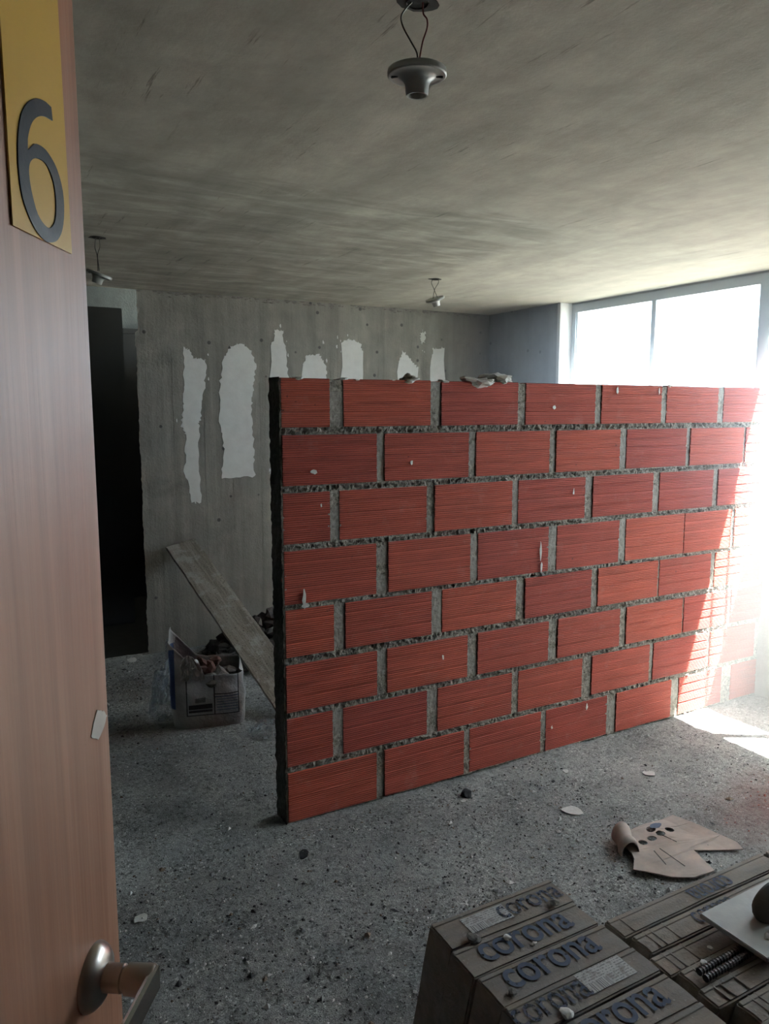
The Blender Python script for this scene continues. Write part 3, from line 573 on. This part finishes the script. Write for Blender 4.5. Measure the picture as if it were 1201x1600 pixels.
# ------------------------------------------------------------------ plank
pt = [Vector((1.186, 5.045, .712)), Vector((1.354, 5.045, .742))]; pb = [Vector((1.40, 3.45, .012)), Vector((1.60, 3.62, .012))]
ax = ((pb[0]+pb[1])/2-(pt[0]+pt[1])/2); Lp = ax.length; ex = ax.normalized(); wv = pt[1]-pt[0]; ey = (wv-ex*wv.dot(ex)).normalized(); ez = ex.cross(ey)
if ez.z < 0: ez = -ez
W2 = .098
def plk(a, b, s):
    return None
bm = bmesh.new(); nL, nW = 60, 8; top = []; bot = []
for j in range(nW+1):
    for i in range(nL+1):
        u, v = i/nL*Lp, (j/nW*2-1)*W2; e = .004*noise.noise(Vector((u*12, v*3, 0))) if j in (0, nW) else 0; g = .003*noise.noise(Vector((u*3, v*30, 5))); w = .006*noise.noise(Vector((0, v*60, 3))) if i in (0, nL) else 0
        top.append(bm.verts.new((u+w, v+e, .011+g))); bot.append(bm.verts.new((u+w, v+e, -.014)))
ix = lambda i, j: j*(nL+1)+i
for j in range(nW):
    for i in range(nL): bm.faces.new([top[ix(i, j)], top[ix(i+1, j)], top[ix(i+1, j+1)], top[ix(i, j+1)]]); bm.faces.new([bot[ix(i, j+1)], bot[ix(i+1, j+1)], bot[ix(i+1, j)], bot[ix(i, j)]])
for i in range(nL):
    for j in (0, nW): bm.faces.new([top[ix(i, j)], bot[ix(i, j)], bot[ix(i+1, j)], top[ix(i+1, j)]])
for j in range(nW):
    for i in (0, nL): bm.faces.new([top[ix(i, j)], top[ix(i, j+1)], bot[ix(i, j+1)], bot[ix(i, j)]])
pk = link('plank', frombm(bm), M['board']); o_ = (pt[0]+pt[1])/2; e2 = ez.cross(ex)
pk.matrix_world = Matrix(((ex.x, e2.x, ez.x, o_.x), (ex.y, e2.y, ez.y, o_.y), (ex.z, e2.z, ez.z, o_.z), (0, 0, 0, 1))); tag(pk, 'wide weathered wooden plank leaning on the concrete back wall', 'plank')
# ------------------------------------------------------------------ cement bag
BG = empty('cement_bag', (1.075, 3.80, .0), math.atan2(-.092, .332)); tag(BG, 'half empty white cement bag with black and blue print, rubble showing on top', 'bag')
def bagf(a, b):
    t = 2*math.pi*a; cx_, sy_ = math.cos(t), math.sin(t); e = .45
    px_ = math.copysign(abs(cx_)**e, cx_); py_ = math.copysign(abs(sy_)**e, sy_)
    bul = 1+.06*math.sin(min(b, 1)*math.pi)
    wx = .178*bul*(1-.06*b); wy = .105*bul*(1-.25*b)
    # the rim: high peak at the left end, sagging to the right
    s = px_; top = .265+.20*max(0, -s-.25)**1.0*1.2*1.0+.05*(sy_ > 0); z = b*top
    n = noise.noise_vector(Vector((px_*2, py_*2, b*3)))*.014*(.3+b)
    return Vector((px_*wx+n.x-.02*b*max(0, -px_), py_*wy+n.y, z+n.z*.7+.004))
NA, NB = 72, 30
vs = [bagf(i/NA, j/NB) for j in range(NB+1) for i in range(NA)]
fs = [(j*NA+i, j*NA+(i+1) % NA, (j+1)*NA+(i+1) % NA, (j+1)*NA+i) for j in range(NB) for i in range(NA)]+[tuple(range(NA-1, -1, -1))]
me = mesh(vs, fs); uvl = me.uv_layers.new(name='UVMap')
for lp in me.loops:
    c = me.vertices[lp.vertex_index].co; uvl.data[lp.index].uv = ((c.x+.185)/.365 if c.y < .02 else (-1 if c.x > -.165 else .02), c.z/.34)
o = link('sack', me, M['bag'], BG, True); md = o.modifiers.new('s', 'SOLIDIFY'); md.thickness = .003; md.offset = -1
def foldf(a, b):
    t = a*math.pi*1.1; return (-.135+.12*a*(1-.25*b)+.012*noise.noise(Vector((a*4, b*4, 1))), -.105-.018*math.sin(t)*(.4+b)+.03*b+.022*noise.noise(Vector((a*9, b*9, 4))), .27+.075*math.sin(t*.9)*(1-.35*b)-.055*b+.09*(1-a)*(.9-.7*b)+.02*noise.noise(Vector((a*5, b*6, 2))))
o = link('folded_rim', sheetgrid(18, 12, foldf), plain('pale_bag_lining', (.34, .34, .325), .6, 0, .1, 20, .003), BG, True); o.modifiers.new('s', 'SOLIDIFY').thickness = .002
for k, (a, b, c, r, mt) in enumerate(((.00, .02, .27, .05, 'bchunk'), (-.045, .03, .30, .038, 'bchunk'), (.055, -.01, .245, .045, 'chunk'), (.11, .02, .24, .045, 'chunk'), (-.07, -.02, .24, .05, 'chunk'), (.02, -.04, .225, .045, 'chunk'), (.04, .05, .30, .03, 'bchunk'))):
    o = link('rubble_chunk', rock(r, k*2.3+1, 2, .35, .8), M[mt]); p = BG.matrix_basis.to_translation() if False else Vector((1.075, 3.80, 0))+Matrix.Rotation(math.atan2(-.092, .332), 3, 'Z') @ Vector((a, b, c)); o.location = p
    tag(o, ['reddish broken brick chunk in the middle', 'reddish brick chunk next to the folded white rim', 'pale mortar chunk right of the middle', 'grey mortar chunk at the right end', 'grey mortar chunk low beside the tall left end', 'grey mortar chunk at the front edge', 'small reddish brick chunk at the rear'][k]+' in the open cement bag', 'rubble', 'rubble chunks in the cement bag')
# crumpled clear film behind the bag's left side, and on the floor at its right
def crum(sx, sy, hgt, sd_):
    def f(a, b):
        u, v = a-.5, b-.5; r = math.hypot(u, v)*2; k = max(0, 1-r*r*.9); n = noise.noise(Vector((u*5, v*5, sd_)))+.6*noise.noise(Vector((u*11, v*11, sd_)))
        return (u*sx*(1+.2*n), v*sy*(1+.2*n), hgt*k*(.75+.6*n)+.006)
    return sheetgrid(26, 26, f)
o = link('plastic_film', crum(.20, .18, .37, 3), M['film']); o.location = (.905, 3.97, .0); tag(o, 'crumpled clear plastic film bunched against the left side of the cement bag', 'plastic film')
o = link('plastic_film', crum(.20, .17, .07, 8), M['film']); o.location = (1.30, 3.50, .0); tag(o, 'crumpled clear plastic film lying flat between bag and partition', 'plastic film')
# dark rubble heap against the back wall, behind the plank
heap = empty('rubble_heap', (1.75, 4.65, 0)); tag(heap, 'dark heap of broken rubble at the foot of the back wall behind the plank', 'rubble heap')
bm = bmesh.new()
for k in range(240):
    a = random.uniform(0, 6.3); q = random.random()**.6; hx, hy = math.cos(a)*q*.48, math.sin(a)*q*.38; hh = .28*(1-q)**.8
    r = random.uniform(.02, .055); m_ = Matrix.Translation((hx, hy, hh*random.uniform(.6, 1)+r*.4)) @ Matrix.Rotation(random.uniform(0, 3), 4, 'Z') @ Matrix.Rotation(random.uniform(0, 3), 4, 'X') @ Matrix.Diagonal((1.3, .9, .6, 1)); bmesh.ops.create_icosphere(bm, subdivisions=1, radius=r, matrix=m_)
for v in bm.verts: v.co += noise.noise_vector(v.co*25)*.012; v.co.z = max(v.co.z, .001)
tag(link('rubble', frombm(bm), plain('dark_rubble', (.06, .055, .05), .95, 0, .5, 25, .006), heap), None, None, None, 'stuff')

# ------------------------------------------------------------------ added haze volume standing in for lens glare
HD = .45
if HD:
    m = bpy.data.materials.new('glare_haze'); m.use_nodes = True; t = m.node_tree; t.nodes.clear()
    ou = t.nodes.new('ShaderNodeOutputMaterial'); sc = t.nodes.new('ShaderNodeVolumeScatter'); sc.inputs['Color'].default_value = (.92, .96, 1, 1); sc.inputs['Density'].default_value = HD; sc.inputs['Anisotropy'].default_value = .35
    tc = t.nodes.new('ShaderNodeTexCoord'); sx = t.nodes.new('ShaderNodeSeparateXYZ'); t.links.new(tc.outputs['Object'], sx.inputs[0])
    mr = t.nodes.new('ShaderNodeMapRange'); mr.interpolation_type = 'SMOOTHSTEP'; mr.inputs[1].default_value = 2.5; mr.inputs[2].default_value = 3.9; mr.inputs[3].default_value = 0; mr.inputs[4].default_value = HD
    t.links.new(sx.outputs[0], mr.inputs[0]); t.links.new(mr.outputs[0], sc.inputs['Density'])
    t.links.new(sc.outputs[0], ou.inputs['Volume'])
    hz = link('glare_haze', boxes([(2.5, .07, .02, 3.89, 4.9, 2.35)]), m); tag(hz, 'added haze volume imitating lens glare beside the window', 'haze', None, 'stuff')
